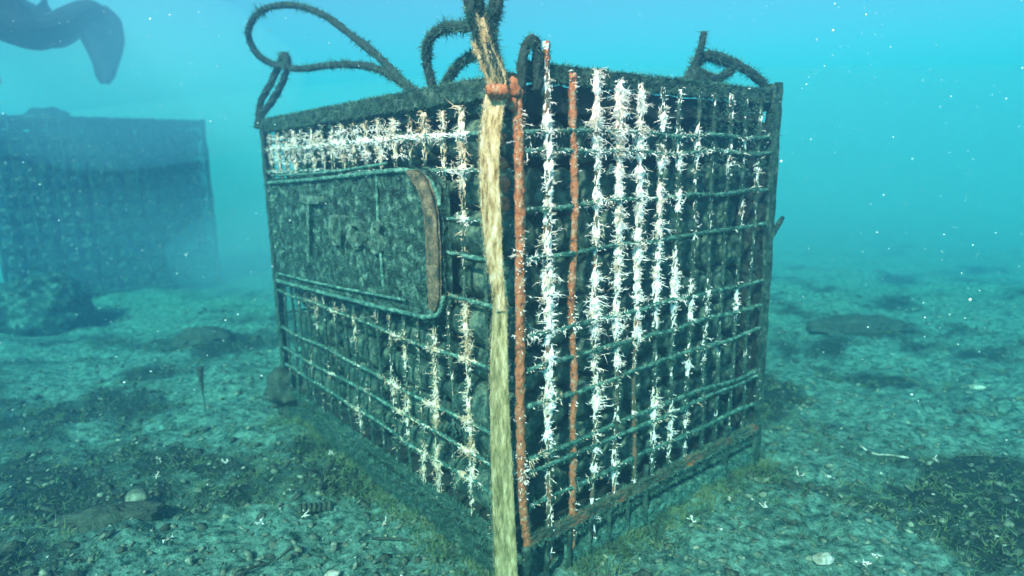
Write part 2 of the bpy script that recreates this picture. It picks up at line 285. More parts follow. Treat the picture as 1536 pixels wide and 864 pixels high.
# the far faces, plain
def plain(name, A_, B_, r, mt=None, seg=6, n_=14, rough=.15):
    A_, B_ = np.array(A_), np.array(B_); t = TB(); P = A_ + (B_ - A_) * np.linspace(0, 1, n_)[:, None]; t.add(*tube(P, r, seg, rough)); return t.obj(name, mt or M['bar'], cage, smooth=True)
for k in range(1, 13): plain('vertical_bar', L * LEN + R * k * SP, L * LEN + R * k * SP + Z * .88, .0045)
for k in range(1, 19): plain('vertical_bar', R * DEP + L * k * .0655, R * DEP + L * k * .0655 + Z * .88, .0045)
for z in (.1, .25, .4, .55, .7, .82):
    plain('horizontal_bar', L * LEN + Z * z, L * LEN + R * DEP + Z * z, .0045); plain('horizontal_bar', R * DEP + Z * z, R * DEP + L * LEN + Z * z, .0045)
# corner posts: the near one is a bare rusty rod, the others fouled angle irons
t = TB(); P = smoothpath([F('R', -.002, .86), F('R', .0, .7), F('R', -.002, .5), F('R', -.006, .3), F('R', -.004, .1), F('R', .008, .0)], 120)
t.add(*tube(P, .0090 * (1 + .12 * np.array([noise.noise(Vector((3, q * .3, 0))) for q in range(120)])), 14, .24)); o = t.obj('corner_post', M['rust'], cage, smooth=True)
grown('R', o, P, P @ R, P[:, 2], .0095, .6)
t = TB(); P = np.linspace(F('R', .004, -.0), F('R', .004, -.125), 24); t.add(*tube(P, .010, 8, .25)); o = t.obj('corner_foot', M['bar'], cage, smooth=True); grown('R', o, P, P @ R, P[:, 2] + .05, .01, 1)
def angle_post(c, z0, z1, d1, d2, wdt=.03):
    t = TB(); c = np.array(c, float); hz = (z0 + z1) / 2
    t.add(*rbox(c + d1 * wdt / 2 + Z * hz, (wdt, .005, z1 - z0), d1, d2, Z, .0018, (4, 1, 44)))
    t.add(*rbox(c + d2 * (wdt / 2 + .004) + Z * hz, (wdt, .005, z1 - z0), d2, -d1, Z, .0018, (4, 1, 44)))
    o = t.obj('corner_post', M['bar'], cage)
    f = TB(); n_ = 1500; q = rng.uniform(z0, z1, n_); s = rng.random(n_) < .5; ww = rng.uniform(0, wdt, n_)
    b = c + Z * q[:, None] + np.where(s[:, None], d1 * ww[:, None], d2 * ww[:, None]); d = np.where(s[:, None], -d2, -d1) + rng.normal(0, .6, (n_, 3))
    f.add(*spikes(b, d, rng.uniform(.004, .011, n_), .0008)); f.obj('algae_fuzz', M['fuzz'], o, kind='stuff')
angle_post(L * 1.29 - R * .006, -.12, .875, -L, R, .026)
angle_post(R * .868 - L * .006, -.13, .925, -R, L, .034)
angle_post(R * .868 + L * 1.29, -.12, .875, -R, -L, .03)
# top rails and base rails
def rail(name, A_, B_, wdt, hgt, up_=.0, mt=None, fuzz=1.0, parent=cage):
    A_, B_ = np.array(A_), np.array(B_); D_ = B_ - A_; ln = np.linalg.norm(D_); D_ = D_ / ln; S_ = np.cross(Z, D_)
    t = TB(); dv = max(8, int(ln / .014)); t.add(*rbox((A_ + B_) / 2, (ln, wdt, hgt), D_, S_, np.cross(D_, S_), .0022, (dv, 3, 3)))
    o = t.obj(name, mt or M['bar'], parent, smooth=False)
    n_ = int(ln * 3000 * fuzz)
    if n_:
        q = rng.uniform(0, ln, n_); th = rng.uniform(0, 2 * math.pi, n_)
        d = np.cos(th)[:, None] * S_ + np.sin(th)[:, None] * Z
        b = A_ + D_ * q[:, None] + S_ * (np.clip(np.cos(th) * .8, -.5, .5) * wdt)[:, None] + Z * (np.clip(np.sin(th) * .8, -.5, .5) * hgt)[:, None]
        f = TB(); f.add(*spikes(b, d + rng.normal(0, .4, d.shape), rng.uniform(.003, .010, n_), .0008)); f.obj('algae_fuzz', M['fuzz'], o, kind='stuff')
    return o
rail('top_rail', F('L', .02, .872, -.012), F('L', 1.285, .872, -.012), .03, .034, fuzz=2)
rail('top_rail', F('R', .02, .893, -.018), F('R', .85, .893, -.018), .02, .028, fuzz=2)
rail('top_rail', R * DEP + L * .02 + Z * .872, R * DEP + L * 1.27 + Z * .872, .03, .03, fuzz=0)
rail('top_rail', L * 1.275 + R * .02 + Z * .872, L * 1.275 + R * .83 + Z * .872, .03, .03, fuzz=0)
rail('bottom_rail', F('R', .012, .008, .004), F('R', .845, .008, .004), .014, .020, mt=M['barR'], fuzz=1.5)
rail('bottom_rail', F('R', .10, -.024, -.004), F('R', .845, -.026, -.004), .010, .012, fuzz=1.5)
rail('skid', F('R', .13, -.078, -.01), F('R', .86, -.078, -.01), .03, .034, mt=M['rim'], fuzz=2)
rail('bottom_rail', F('L', .02, -.018, .0), F('L', 1.27, -.018, .0), .012, .012, fuzz=1.5)
rail('skid', F('L', .03, -.082, .0), F('L', 1.27, -.082, .0), .03, .03, fuzz=2, mt=M['bar'])
plain('cross_brace', F('R', .37, -.1), F('R', .37, .05), .007)
plain('cross_brace', F('R', .70, -.12), F('R', .70, .05), .008)
for k in range(5): plain('foot_stub', F('R', .055 + k * .062, -.11, .004), F('R', .055 + k * .062, -.012, .004), .0055)
rail('top_rail', F('L', .03, .848, -.035), F('L', .62, .842, -.035), .03, .03, fuzz=1)  # added second beam, drawn as the dark band below the rail
t = TB(); t.add(*rbox(L * LEN / 2 + R * DEP / 2 + Z * .852, (LEN - .05, DEP - .05, .044), L, R, Z, .004, (60, 42, 3))); t.obj('shading_lid', M['darkfill'], cage)  # top never seen; slab added to keep the cage interior dark
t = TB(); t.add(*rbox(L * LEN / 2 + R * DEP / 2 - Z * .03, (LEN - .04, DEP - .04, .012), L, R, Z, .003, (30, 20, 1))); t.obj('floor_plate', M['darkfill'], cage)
t = TB(); t.add(*rbox(L * .80 + R * .48 + Z * .41, (.86, .69, .83), L, R, Z, .012, (30, 24, 28))); t.obj('added_gap_block', M['darkfill'], cage, kind='stuff')  # unseen core added so light and background don't leak between the bottles
t = TB(); t.add(*rbox(L * .19 + R * .838 + Z * .41, (.36, .02, .84), L, R, Z, .006, (24, 1, 50))); t.obj('added_gap_block', M['darkfill'], cage, kind='stuff')  # added strip closing the see-through gap at the right end
def thicket(face, u0, u1, z0, z1, n_, l0, l1, mt, name='white_growth', off=.0):
    u = rng.uniform(u0, u1, n_); z = rng.uniform(z0, z1, n_); k = np.array([noise.noise(Vector((a * 22, b * 22, 3))) for a, b in zip(u, z)]) > rng.uniform(-.35, .35, n_)
    u, z = u[k], z[k]; B_ = np.array([F(face, a, b, off) for a, b in zip(u, z)]); t = TB()
    fronds(t, B_, rng.normal(0, 1, B_.shape) + AX[face][1] * .5, rng.uniform(l0, l1, len(B_)), .0009, 4); return t.obj(name, mt, cage, kind='stuff')
thicket('L', .38, 1.24, .752, .832, 1500, .006, .019, M['growth'])
thicket('L', .55, 1.25, .70, .85, 900, .005, .014, M['fuzz'], 'algae_growth')
thicket('R', .50, .84, .70, .87, 1300, .005, .014, M['fuzz'], 'algae_growth')
thicket('L', .12, 1.2, .02, .40, 1500, .004, .013, M['fuzz'], 'algae_growth')
# dark band under the left top rail is drawn by the added lower beam
# ------------------------------------------------------------------ sign panel on the left face
sign = TB(); nu, nz_ = 190, 62; U = np.linspace(.225, 1.235, nu); W = np.linspace(0, 1, nz_)
def ztop(u): return .738 - .042 * (u - .225)
def zbot(u): return .405 - .045 * (u - .225)
def inset(u):                                     # rounded corners near the strap
    d = max(0, .10 - (u - .225)); return .10 - math.sqrt(max(0, .01 - d * d)) if d > 0 else 0
V = []
for u in U:
    a, b = zbot(u) + inset(u) * .75, ztop(u) - inset(u) * .75
    for q in W:
        z = a + (b - a) * q; v = Vector((u * 22, z * 22, 1))
        V.append(F('L', u, z, .014 + .006 * noise.noise(v) + .005 * noise.noise(v * 3.1) + .003 * noise.noise(v * 7)))
a = (np.arange(nu - 1)[:, None] * nz_ + np.arange(nz_ - 1)[None]).ravel()
V = np.array(V); n0 = len(V); Fq = quads(np.stack([a, a + nz_, a + nz_ + 1, a + 1], -1))
V2 = V - NL * (((V @ NL) + .004)[:, None]); F2 = Fq[:, ::-1] + n0
edge = np.concatenate([np.arange(nz_), np.arange(1, nu) * nz_ + nz_ - 1, (nu - 1) * nz_ + np.arange(nz_ - 2, -1, -1), np.arange(nu - 2, 0, -1) * nz_])
e2 = np.roll(edge, -1); sign.add(np.vstack([V, V2]), np.vstack([Fq, F2, quads(np.stack([edge, edge + n0, e2 + n0, e2], -1))]))
signo = sign.obj('sign_panel', M['panel'], cage, smooth=True)
def on_sign(name, pts, r, mt, n_=90, rough=.25, flat=1):
    P = smoothpath([F('L', u, z, o_) for u, z, o_ in pts], n_); t = TB(); t.add(*tube(P, r, 8, rough, flat)); o = t.obj(name, mt, signo, smooth=True)
    idx = rng.integers(0, n_, n_ * 9); d = rng.normal(0, 1, (len(idx), 3)) + NL * .6; f = TB()
    f.add(*spikes(P[idx] + rng.normal(0, .004, d.shape), d, rng.uniform(.003, .009, len(idx)), .0008)); f.add(*spikes(P[idx][::2], d[::2], .004, .001)); o2 = f
    return o, o2
rims = [[(1.23, .690, .018), (.9, .702, .018), (.6, .716, .018), (.40, .726, .018), (.32, .722, .018), (.255, .70, .018), (.228, .655, .018)],
        [(.228, .47, .018), (.25, .43, .018), (.30, .412, .018), (.36, .408, .018), (.6, .396, .018), (.9, .384, .018), (1.23, .372, .018)],
        [(1.20, .712, .012), (.8, .722, .012), (.45, .742, .012)],
        [(.494, .73, .016), (.496, .6, .018), (.494, .50, .016), (.496, .45, .014)], [(.38, .438, .022), (.6, .425, .022), (.9, .41, .022), (1.2, .40, .022)]]
ff = TB()
for q, pts in enumerate(rims):
    o, f = on_sign('rim', pts, .0055 if q < 2 else .0038, M['rim'])
    for a_, b_ in zip(f.V, f.F): ff.V.append(a_); ff.F.append(b_ - 0)
    # re-index below
ff2 = TB(); kk = 0
# fuzz over the panel surface
n_ = 6000; ui = rng.integers(0, nu, n_); wi = rng.integers(0, nz_, n_); b = V[ui * nz_ + wi]
clump = np.array([noise.noise(Vector((*(p_ * 30),))) for p_ in b]); keep = clump > rng.uniform(-.5, .5, n_); b = b[keep]
ff2.add(*spikes(b, NL + rng.normal(0, .7, b.shape), rng.uniform(.003, .011, len(b)), .0009)); ff2.obj('algae_fuzz', M['fuzz'], signo, kind='stuff')
pale = TB(); n_ = 1100; ui = rng.integers(0, nu, n_); wi = rng.integers(0, nz_, n_); b = V[ui * nz_ + wi]
keep = (rng.random(n_) < .35) | (ui < 45) | (wi > nz_ - 6); b = b[keep]; fronds(pale, b, NL + rng.normal(0, .6, b.shape), rng.uniform(.003, .010, len(b)), .0008, 3); pale.obj('white_growth', M['rim'], signo, kind='stuff')
# broad brown end strip of the sign's frame
P = smoothpath([F('L', .330, .722, .030), F('L', .285, .705, .030), F('L', .255, .665, .030), F('L', .247, .60, .030), F('L', .247, .53, .030), F('L', .250, .47, .030), F('L', .262, .44, .028)], 60)
t = TB(); wd = np.interp(np.arange(60), [0, 8, 20, 45, 59], [.006, .018, .024, .024, .014]); T_ = np.gradient(P, axis=0); T_ /= np.linalg.norm(T_, axis=1)[:, None]; S_ = np.cross(T_, NL)
rows = []
for p_, s_, w_ in zip(P, S_, wd):
    for q in np.linspace(-1, 1, 7): rows.append(p_ + s_ * q * w_ + NL * (.004 * (1 - q * q) + .0012 * rng.uniform(-1, 1)))
rows = np.array(rows); a = (np.arange(59)[:, None] * 7 + np.arange(6)[None]).ravel(); Fq = quads(np.stack([a, a + 7, a + 8, a + 1], -1)); nn_ = len(rows)
edge = np.concatenate([np.arange(7), np.arange(1, 60) * 7 + 6, 59 * 7 + np.arange(5, -1, -1), np.arange(58, 0, -1) * 7]); e2 = np.roll(edge, -1)
t.add(np.vstack([rows, rows - NL * .006]), np.vstack([Fq, Fq[:, ::-1] + nn_, quads(np.stack([edge, edge + nn_, e2 + nn_, e2], -1))]))
end = t.obj('end_strip', M['brown'], signo, smooth=True, label='bare brown strip along the end of the sign frame')
# raised letters, thickly encrusted
def letters(text, u0, z0, size, adv, ext, italic=0.25):
    for q, ch in enumerate(text):
        cu = bpy.data.curves.new('letter', 'FONT'); cu.body = ch; cu.size = size[q] if isinstance(size, (list, tuple)) else size; cu.extrude = ext; cu.shear = italic; cu.resolution_u = 4; cu.offset = .0015
        co = bpy.data.objects.new('letter_curve', cu); COL.objects.link(co); bpy.context.view_layer.update()
        me = bpy.data.meshes.new_from_object(co.evaluated_get(bpy.context.evaluated_depsgraph_get())); COL.objects.unlink(co); bpy.data.objects.remove(co)
        me.name = 'letter'; me.materials.clear(); me.materials.append(M['letter'])
        for v in me.vertices: v.co += noise.noise_vector(v.co * 45) * .008 + noise.noise_vector(v.co * 160) * .003
        o = bpy.data.objects.new('letter', me); COL.objects.link(o); o.parent = signo
        X_ = Vector(-L); Y_ = Vector(Z); mt = Matrix((X_, Y_, Vector(NL))).transposed().to_4x4()
        mt.translation = Vector(F('L', u0 - sum(adv[:q]), z0[q] if isinstance(z0, (list, tuple)) else z0, .020)); o.matrix_world = mt
letters('Tuos', 1.00, [.49, .535, .535, .535], [.25, .17, .16, .16], [.23, .115, .115, .1], .007)

# ------------------------------------------------------------------ rust lumps at the near corner
for (u, z, s) in ((.0, .86, .016), (-.0, .835, .012), (.03, .70, .013), (.03, .665, .012), (.03, .735, .010), (.035, .78, .010), (.05, .855, .014), (.03, .85, .014)):
    t = TB(); c = F('L', u, z, .012); rr = s
    P = np.array([c + Z * q * rr + rng.normal(0, .001, 3) for q in np.linspace(-1.2, 1.2, 9)]); t.add(*tube(P, rr * np.sqrt(np.clip(1 - np.linspace(-.98, .98, 9) ** 2, 0, 1)) * .8, 10, .25))
    t.obj('rust_lump', M['rust'], cage, smooth=True)
t = TB(); P = smoothpath([F('L', .055, .86, .012), F('L', .05, .6, .010), F('L', .045, .3, .010), F('L', .045, .02, .010)], 60); t.add(*tube(P, .0055, 8, .3)); o = t.obj('rusty_rod', M['rust'], cage, smooth=True)
grown('L', o, P, np.full(60, .16), P[:, 2], .005, .5)

# ------------------------------------------------------------------ bottles in the cage
def bottle_mesh(seed, fine=True):
    prof = [(0, .004), (.012, .002), (.026, -.004), (.036, -.002), (.042, .006), (.0465, .02), (.0465, .09), (.0465, .165), (.042, .185), (.032, .205), (.021, .225), (.0155, .25), (.0145, .285), (.017, .288), (.017, .30), (.0, .302)]
    sg = 22 if fine else 10; V = []
    for r_, y_ in prof:
        for q in range(sg):
            a_ = q * 2 * math.pi / sg; v = Vector((math.cos(a_) * r_, y_, math.sin(a_) * r_)); k = noise.noise(Vector(v) * 60 + Vector((seed, 0, 0))) * .0035 + noise.noise(Vector(v) * 160 + Vector((seed, 0, 0))) * .0015
            V.append((v.x * (1 + k / max(r_, .01) * .8), v.y - (k if r_ < .04 and y_ < .02 else 0), v.z * (1 + k / max(r_, .01) * .8)))
    i_ = np.arange(len(prof) - 1)[:, None] * sg; j_ = np.arange(sg)[None]; k_ = (j_ + 1) % sg
    t = TB(); t.add(V, quads(np.stack([i_ + j_, i_ + sg + j_, i_ + sg + k_, i_ + k_], -1))); me = t.mesh('bottle', M['bottle'], True); return me
bmeshes = [bottle_mesh(s * 7.3) for s in range(6)]
ORD = ['first', 'second', 'third', 'fourth', 'fifth', 'sixth', 'seventh', 'eighth', 'ninth', 'tenth', 'eleventh', 'twelfth']
def put_bottle(pos, axis, label, group, mesh):
    o = bpy.data.objects.new('bottle', mesh); COL.objects.link(o)
    y = Vector(axis).normalized(); z_ = Vector(Z); x = y.cross(z_).normalized(); mt = Matrix((x, y, x.cross(y))).transposed().to_4x4() @ Matrix.Rotation(rng.uniform(0, 6.28), 4, 'Y'); mt.translation = Vector(pos)
    o.matrix_world = mt; props(o, label, 'bottle', group); return o
for r_ in range(9):
    for c_ in range(9):
        j = rng.uniform(-.004, .004, 3)
        pos = R * (.058 + c_ * .0885 + (.017 if r_ % 2 else -.010)) + L * (.045 + rng.uniform(0, .03)) + Z * (.048 + (8 - r_) * .0915) + j
        put_bottle(pos, L + rng.normal(0, .03) * R, f'bottle base in {ORD[r_]} row from top, {ORD[c_]} from strapped corner', 'bottles lying with their bases to the right side of the cage', bmeshes[rng.integers(6)])
for k in range(1, 4):
    for r_ in range(9):
        pos = R * (.062 + rng.uniform(0, .012)) + L * (.05 + k * .306) + Z * (.048 + (8 - r_) * .0915)
        put_bottle(pos, L, f'bottle lying side on, {ORD[r_]} row down, {ORD[k]} length from strap', 'bottles lying along the left side of the cage', bmeshes[rng.integers(6)])

# ------------------------------------------------------------------ yellow strap tied round the near corner
def ribbon(P, wd, X, th=.003, nseg=12, rough=.0006, groove=.0010):
    n = len(P); rows = []; T_, _, _ = frames(P); X = np.array(X, float); off = rng.uniform(-1, 1, nseg + 1) * groove
    for i_, (p_, t_, w_) in enumerate(zip(P, T_, wd)):
        x = X - t_ * (X @ t_); x /= np.linalg.norm(x); nn = np.cross(x, t_)
        for q in range(nseg + 1):
            s_ = q / nseg * 2 - 1; rows.append(p_ + x * s_ * w_ + nn * (.003 * (1 - s_ * s_) + off[q] + groove * .7 * noise.noise(Vector((q * 3.1, i_ * .09, 0))) + rng.uniform(-1, 1) * rough))
    rows = np.array(rows); m_ = nseg + 1; a = (np.arange(n - 1)[:, None] * m_ + np.arange(nseg)[None]).ravel(); Fq = quads(np.stack([a, a + 1, a + m_ + 1, a + m_], -1)); N_ = len(rows)
    edge = np.concatenate([np.arange(m_), np.arange(1, n) * m_ + nseg, (n - 1) * m_ + np.arange(nseg - 1, -1, -1), np.arange(n - 2, 0, -1) * m_]); e2 = np.roll(edge, -1)
    back = rows + np.array([0, 1, 0]) * th
    return np.vstack([rows, back]), np.vstack([Fq[:, ::-1], Fq + N_, quads(np.stack([edge, e2, e2 + N_, edge + N_], -1))])
strap = empty('strap', (-.04, -.035, -.1), label='pale yellow frayed strap running down the corner of the cage', cat='strap')
def child(t, name, mt, parent, smooth=True, **k):
    o = t.obj(name, mt, None, smooth, **k); o.parent = parent; o.matrix_parent_inverse = Matrix.Translation(-parent.location); return o
def strap_piece(pts, wds, mt, n=140):
    P = smoothpath(pts, n); wd = np.interp(np.linspace(0, 1, n), np.linspace(0, 1, len(wds)), wds) * (1 + .05 * rng.normal(0, 1, n).cumsum() / 12)
    t = TB(); t.add(*ribbon(P, wd, (1, .06, 0))); o = child(t, 'webbing', mt, strap)
    nf = 380; idx = rng.integers(0, n, nf); s_ = rng.uniform(-1, 1, nf); e = rng.random(nf) < .8; s_[e] = np.sign(s_[e])
    b = P[idx] + np.array([1, .06, 0]) * (s_ * wd[idx])[:, None] + np.array([0, -.004, 0]); d = np.array([0, -.35, 0]) + np.outer(s_ * .5, [1, 0, 0]) + np.outer(rng.choice([-1, 1], nf), [0, 0, 1.1]) + rng.normal(0, .25, (nf, 3))
    f = TB(); f.add(*spikes(b, d, rng.uniform(.003, .011, nf), .0004)); f2 = child(f, 'loose_fibres', M['strapf'], o, kind='stuff'); f2.parent = o; f2.matrix_parent_inverse = Matrix()
M['strapf'] = mat('strap_fibre', [(.25, .20, .08), (.60, .50, .28)], scale=40, bump=.1)
M['straplow'] = mat('dim_green_webbing', [(.05, .05, .015), (.17, .15, .055), (.36, .29, .13), (.54, .46, .27)], scale=24, stretch=(5, 5, 1.1), bscale=80, bump=.9, bdist=.003, pos=(.28, .68))  # lower webbing: the greener, dimmer light near the seabed put into its colour
strap_piece([(-0.036, -0.03, 0.848), (-0.045, -0.04, 0.786), (-0.048, -0.045, 0.721), (-0.046, -0.045, 0.643), (-0.042, -0.04, 0.562), (-0.034, -0.03, 0.478)], [.017, .017, .0165, .0165, .013, .008], M['strap'])
strap_piece([(-0.036, -0.026, 0.505), (-0.040, -0.03, 0.378), (-0.040, -0.03, 0.249), (-0.0375, -0.033, 0.102), (-0.034, -0.036, -0.041), (-0.033, -0.04, -0.115)], [.012, .0165, .0185, .020, .021, .021], M['straplow'])
for pts, wds in (([(-0.059, -0.01, 0.975), (-0.048, -0.02, 0.927), (-0.030, -0.03, 0.883), (-0.027, -0.034, 0.84)], [.004, .007, .010, .010]), ([(-0.073, -0.01, 0.935), (-0.053, -0.02, 0.895), (-0.037, -0.032, 0.867), (-0.036, -0.034, 0.838)], [.003, .006, .009, .009])):
    strap_piece(pts, wds, M['strap'], 60)
knot = TB()
for s in (0, 1, 2, 3):
    cx = [-.046, -.030, -.038, -.022][s]; P = smoothpath([(cx, -.012, .856), (cx, -.040, .860), (cx + .004, -.044, .850), (cx + .004, -.016, .844)], 16); knot.add(*tube(P, .0055, 10, .35))
child(knot, 'knot', M['rust'], strap, label='rust stained knot of the strap')

# ------------------------------------------------------------------ ropes above the cage
def rope(pts, r, label, n=160, fuzz=1400, cat='rope', twist=True, extra=()):
    t = TB(); f = TB()
    for pp in (pts, *extra):
        P = smoothpath(pp, n); T_, A, B = frames(P); ln = np.linalg.norm(np.diff(P, axis=0), axis=1).sum(); ph = np.linspace(0, ln / (r * 9) * 2 * math.pi, n)
        for k in range(3):                        # three laid strands
            an = ph + k * 2.094; C = P + .36 * r * (np.cos(an)[:, None] * A + np.sin(an)[:, None] * B); t.add(*tube(C, r * (.60 + .22 * np.array([noise.noise(Vector((*(p_ * 14),))) for p_ in P])) * (1 + .15 * rng.random(n)), 6, .12))
        m_ = int(fuzz * 1.8 * ln); idx = rng.integers(0, n, m_); th = rng.uniform(0, 6.28, m_); cl = np.array([noise.noise(Vector((*(P[q] * 28),))) for q in idx])
        d = np.cos(th)[:, None] * A[idx] + np.sin(th)[:, None] * B[idx] + rng.normal(0, .3, (m_, 3)); f.add(*spikes(P[idx] + d * r * .5, d, r * .5 + rng.uniform(.2, 1, m_) ** 2 * .012 * (.6 + np.clip(cl, 0, 1) * 1.6), .0008))
    o = t.obj('rope', M['rope'], None, True, label=label, cat=cat); f.obj('algae_fuzz', M['fuzz'], o, kind='stuff'); return o
LR = [(-0.246, 0.28, 0.888), (-0.343, 0.42, 0.978), (-0.453, 0.55, 1.06), (-0.582, 0.68, 1.149), (-0.724, 0.8, 1.203), (-0.843, 0.88, 1.205), (-0.905, 0.92, 1.157), (-0.888, 0.93, 1.094), (-0.828, 0.92, 1.057), (-0.719, 0.85, 1.032), (-0.562, 0.7, 1.017), (-0.408, 0.5, 0.981), (-0.306, 0.36, 0.935), (-0.231, 0.26, 0.888)]
rope(LR, .0095, 'long thin rope loop rising highest over the left rim', 260)
rope([(-0.90, .94, .865), (-0.888, 0.93, 0.905), (-0.845, 0.92, 0.949), (-0.795, 0.90, 1.007), (-0.772, 0.885, 1.055), (-0.79, .915, 1.082), (-0.818, 0.945, 1.072), (-0.862, 0.955, 1.005), (-0.902, 0.955, 0.945), (-0.915, 0.945, 0.865)], .0115, 'short doubled rope tying the long loop down to the rim')
rope([(-0.188, 0.22, 0.885), (-0.2, 0.22, 0.947), (-0.19, 0.2, 0.981), (-0.149, 0.14, 0.990), (-0.087, 0.05, 0.973)], .0095, 'shaggy arched rope between the rim and the upright lifting rope', fuzz=3000, extra=([(-0.18, 0.25, 0.885), (-0.135, 0.2, 0.929), (-0.076, 0.10, 0.940)],))
rope([(-0.03, -0.02, 0.855), (-0.046, -0.012, 0.905), (-0.068, 0.0, 0.957), (-0.077, 0.0, 1.005), (-0.075, 0.0, 1.09), (-.06, 0, 1.16), (-.045, 0, 1.17), (-.033, 0, 1.10), (-0.034, 0.0, 1.003), (-0.046, 0.0, 0.962), (-0.042, -0.01, 0.923), (-0.024, -0.02, 0.86)], .0125, 'thick shaggy rope standing doubled and upright above the strap', fuzz=3500, extra=([(-0.04, -0.0, 0.87), (-0.058, 0.01, 0.94), (-0.066, 0.01, 1.005), (-0.063, 0.01, 1.09), (-.05, .005, 1.15)],))
rope([(0.004, 0.01, 0.84), (0.008, 0.01, 0.907), (0.015, 0.015, 0.934), (0.025, 0.02, 0.942), (0.031, 0.03, 0.927), (0.032, 0.03, 0.86)], .0085, 'small dark rope loop on top of the rusty post', 50)
rope([(0.61, 0.64, 0.875), (0.6, 0.62, 0.913), (0.559, 0.6, 0.947), (0.495, 0.58, 0.978), (0.439, 0.55, 0.988), (0.406, 0.52, 0.972), (0.385, 0.5, 0.94), (.37, .46, .89)], .0125, 'thick twisted rope bundle lying on the rim', extra=([(.37, .46, .895), (0.39, 0.5, 0.945), (0.45, 0.52, 0.93), (0.498, 0.56, 0.963), (0.461, 0.54, 0.976), (0.42, 0.5, 0.984)], [(0.33, .42, .90), (.38, .47, .925), (.44, .52, .915), (.52, .57, .90)]), n=90, fuzz=2200)
rope([(0.411, 0.5, 1.035), (0.406, 0.5, 1.002), (0.398, 0.5, 0.975), (0.378, 0.48, 0.90)], .0085, 'stiff rope end pointing straight up beside the twisted bundle', 50)
t = TB(); P = smoothpath([(0.618, 0.60, 0.520), (0.640, 0.6, 0.560), (0.651, 0.59, 0.588)], 20); t.add(*tube(P, np.linspace(.009, .006, 20), 8, .2)); t.obj('hook', M['bar'], cage, label='short dark hook sticking out of the cage post')

# ------------------------------------------------------------------ the second cage, far off in the haze
fc = empty('bottle_cage', (-2.49, 3.4, -.1), label='second bottle cage, dim blue, standing behind in the hazy water', cat='cage')
FL = np.array([-.72, -.69, 0]); FL /= np.linalg.norm(FL); FR = np.array([-FL[1], FL[0], 0]); FR = -FR if FR[1] < 0 else FR; FO = np.array([-2.49, 3.4, -.1]); FW, FD, FH = 1.25, .9, 1.19; FN = -FR
def fpart(t, name, mt, **k): return child(t, name, mt, fc, False, **k)
def fbar(name, A_, B_, r, n_=30, mt=None):
    t = TB(); P = A_ + (B_ - A_) * np.linspace(0, 1, n_)[:, None]; t.add(*tube(P, r, 6, .3)); o = fpart(t, name, mt or M['bar']); return o
for k in range(0, 20): fbar('vertical_bar', FO + FL * k * FW / 19, FO + FL * k * FW / 19 + Z * FH, .013 if k in (0, 19) else .006)
for k in range(1, 13):
    fbar('vertical_bar', FO + FR * k * FD / 13, FO + FR * k * FD / 13 + Z * FH, .006); fbar('vertical_bar', FO + FL * FW + FR * k * FD / 13, FO + FL * FW + FR * k * FD / 13 + Z * FH, .006)
for k in range(0, 11):
    z = Z * (.03 + k * .114); r_ = .014 if k in (0, 10) else .006
    for A_, B_ in ((FO, FO + FL * FW), (FO, FO + FR * FD), (FO + FL * FW, FO + FL * FW + FR * FD), (FO + FR * FD, FO + FR * FD + FL * FW)): fbar('top_rail' if k == 10 else 'horizontal_bar', A_ + z, B_ + z, r_)
t = TB(); t.add(*rbox(FO + FL * FW / 2 + FR * FD / 2 + Z * (FH - .03), (FW - .02, FD - .02, .03), FL, FR, Z, .012, (24, 18, 1))); fpart(t, 'shading_lid', M['darkfill'])  # slab added to keep bright water from showing through the far cage
t = TB(); t.add(*rbox(FO + FL * FW / 2 + FR * (FD / 2 + .14) + Z * .56, (FW - .05, .6, 1.08), FL, FR, Z, .012, (20, 12, 20))); fpart(t, 'added_gap_block', M['darkfill'], kind='stuff')  # filler block added behind the bottles to close the bright gaps
t = TB(); n_ = 1500; B_ = FO + FL * rng.uniform(0, FW, n_)[:, None] + Z * rng.uniform(0, FH, n_)[:, None] + FN * .004; fronds(t, B_, FN + rng.normal(0, .6, (n_, 3)), rng.uniform(.008, .022, n_), .0022, 2); fpart(t, 'algae_growth', M['fuzz'], kind='stuff')
t = TB(); n_ = 220; B_ = FO + FL * rng.uniform(0, FW, n_)[:, None] + Z * rng.uniform(0, FH, n_)[:, None] + FN * .01; fronds(t, B_, FN + rng.normal(0, .6, (n_, 3)), rng.uniform(.006, .016, n_), .0028, 3); fpart(t, 'white_growth', M['growth'], kind='stuff')
bm2 = [bottle_mesh(90 + s, False) for s in range(3)]
for r_ in range(11):
    for c_ in range(12):
        pos = FO + FL * (.06 + c_ * .102 + (.02 if r_ % 2 else 0)) + FR * (.03 + rng.uniform(0, .04)) + Z * (.07 + (10 - r_) * .1) + rng.uniform(-.006, .006, 3)
        put_bottle(pos, FR, f'hazy blue bottle, {ORD[r_]} row down, {ORD[c_]} from its cage post', 'bottles lying in the far cage', bm2[rng.integers(3)])
def rock(name, c, s, mt, label, cat, seed=0, sub=5, rough=.35, flat=.6, rot=0):
    import bmesh
    b = bmesh.new(); bmesh.ops.create_icosphere(b, subdivisions=sub, radius=1.0)
    for v in b.verts:
        k = 1 + rough * noise.noise(v.co * 1.3 + Vector((seed, 0, 0))) + rough * .4 * noise.noise(v.co * 4 + Vector((seed, 0, 0))) + rough * .2 * noise.noise(v.co * 11 + Vector((0, seed, 0))) + rough * .14 * noise.noise(v.co * 27)
        v.co = Vector((v.co.x * k * s[0], v.co.y * k * s[1], v.co.z * k * s[2]))
    me = bpy.data.meshes.new(name); b.to_mesh(me); b.free(); me.materials.append(mt); me.polygons.foreach_set('use_smooth', [True] * len(me.polygons))
    o = bpy.data.objects.new(name, me); COL.objects.link(o); o.location = c; o.rotation_euler.z = rot; return props(o, label, cat)
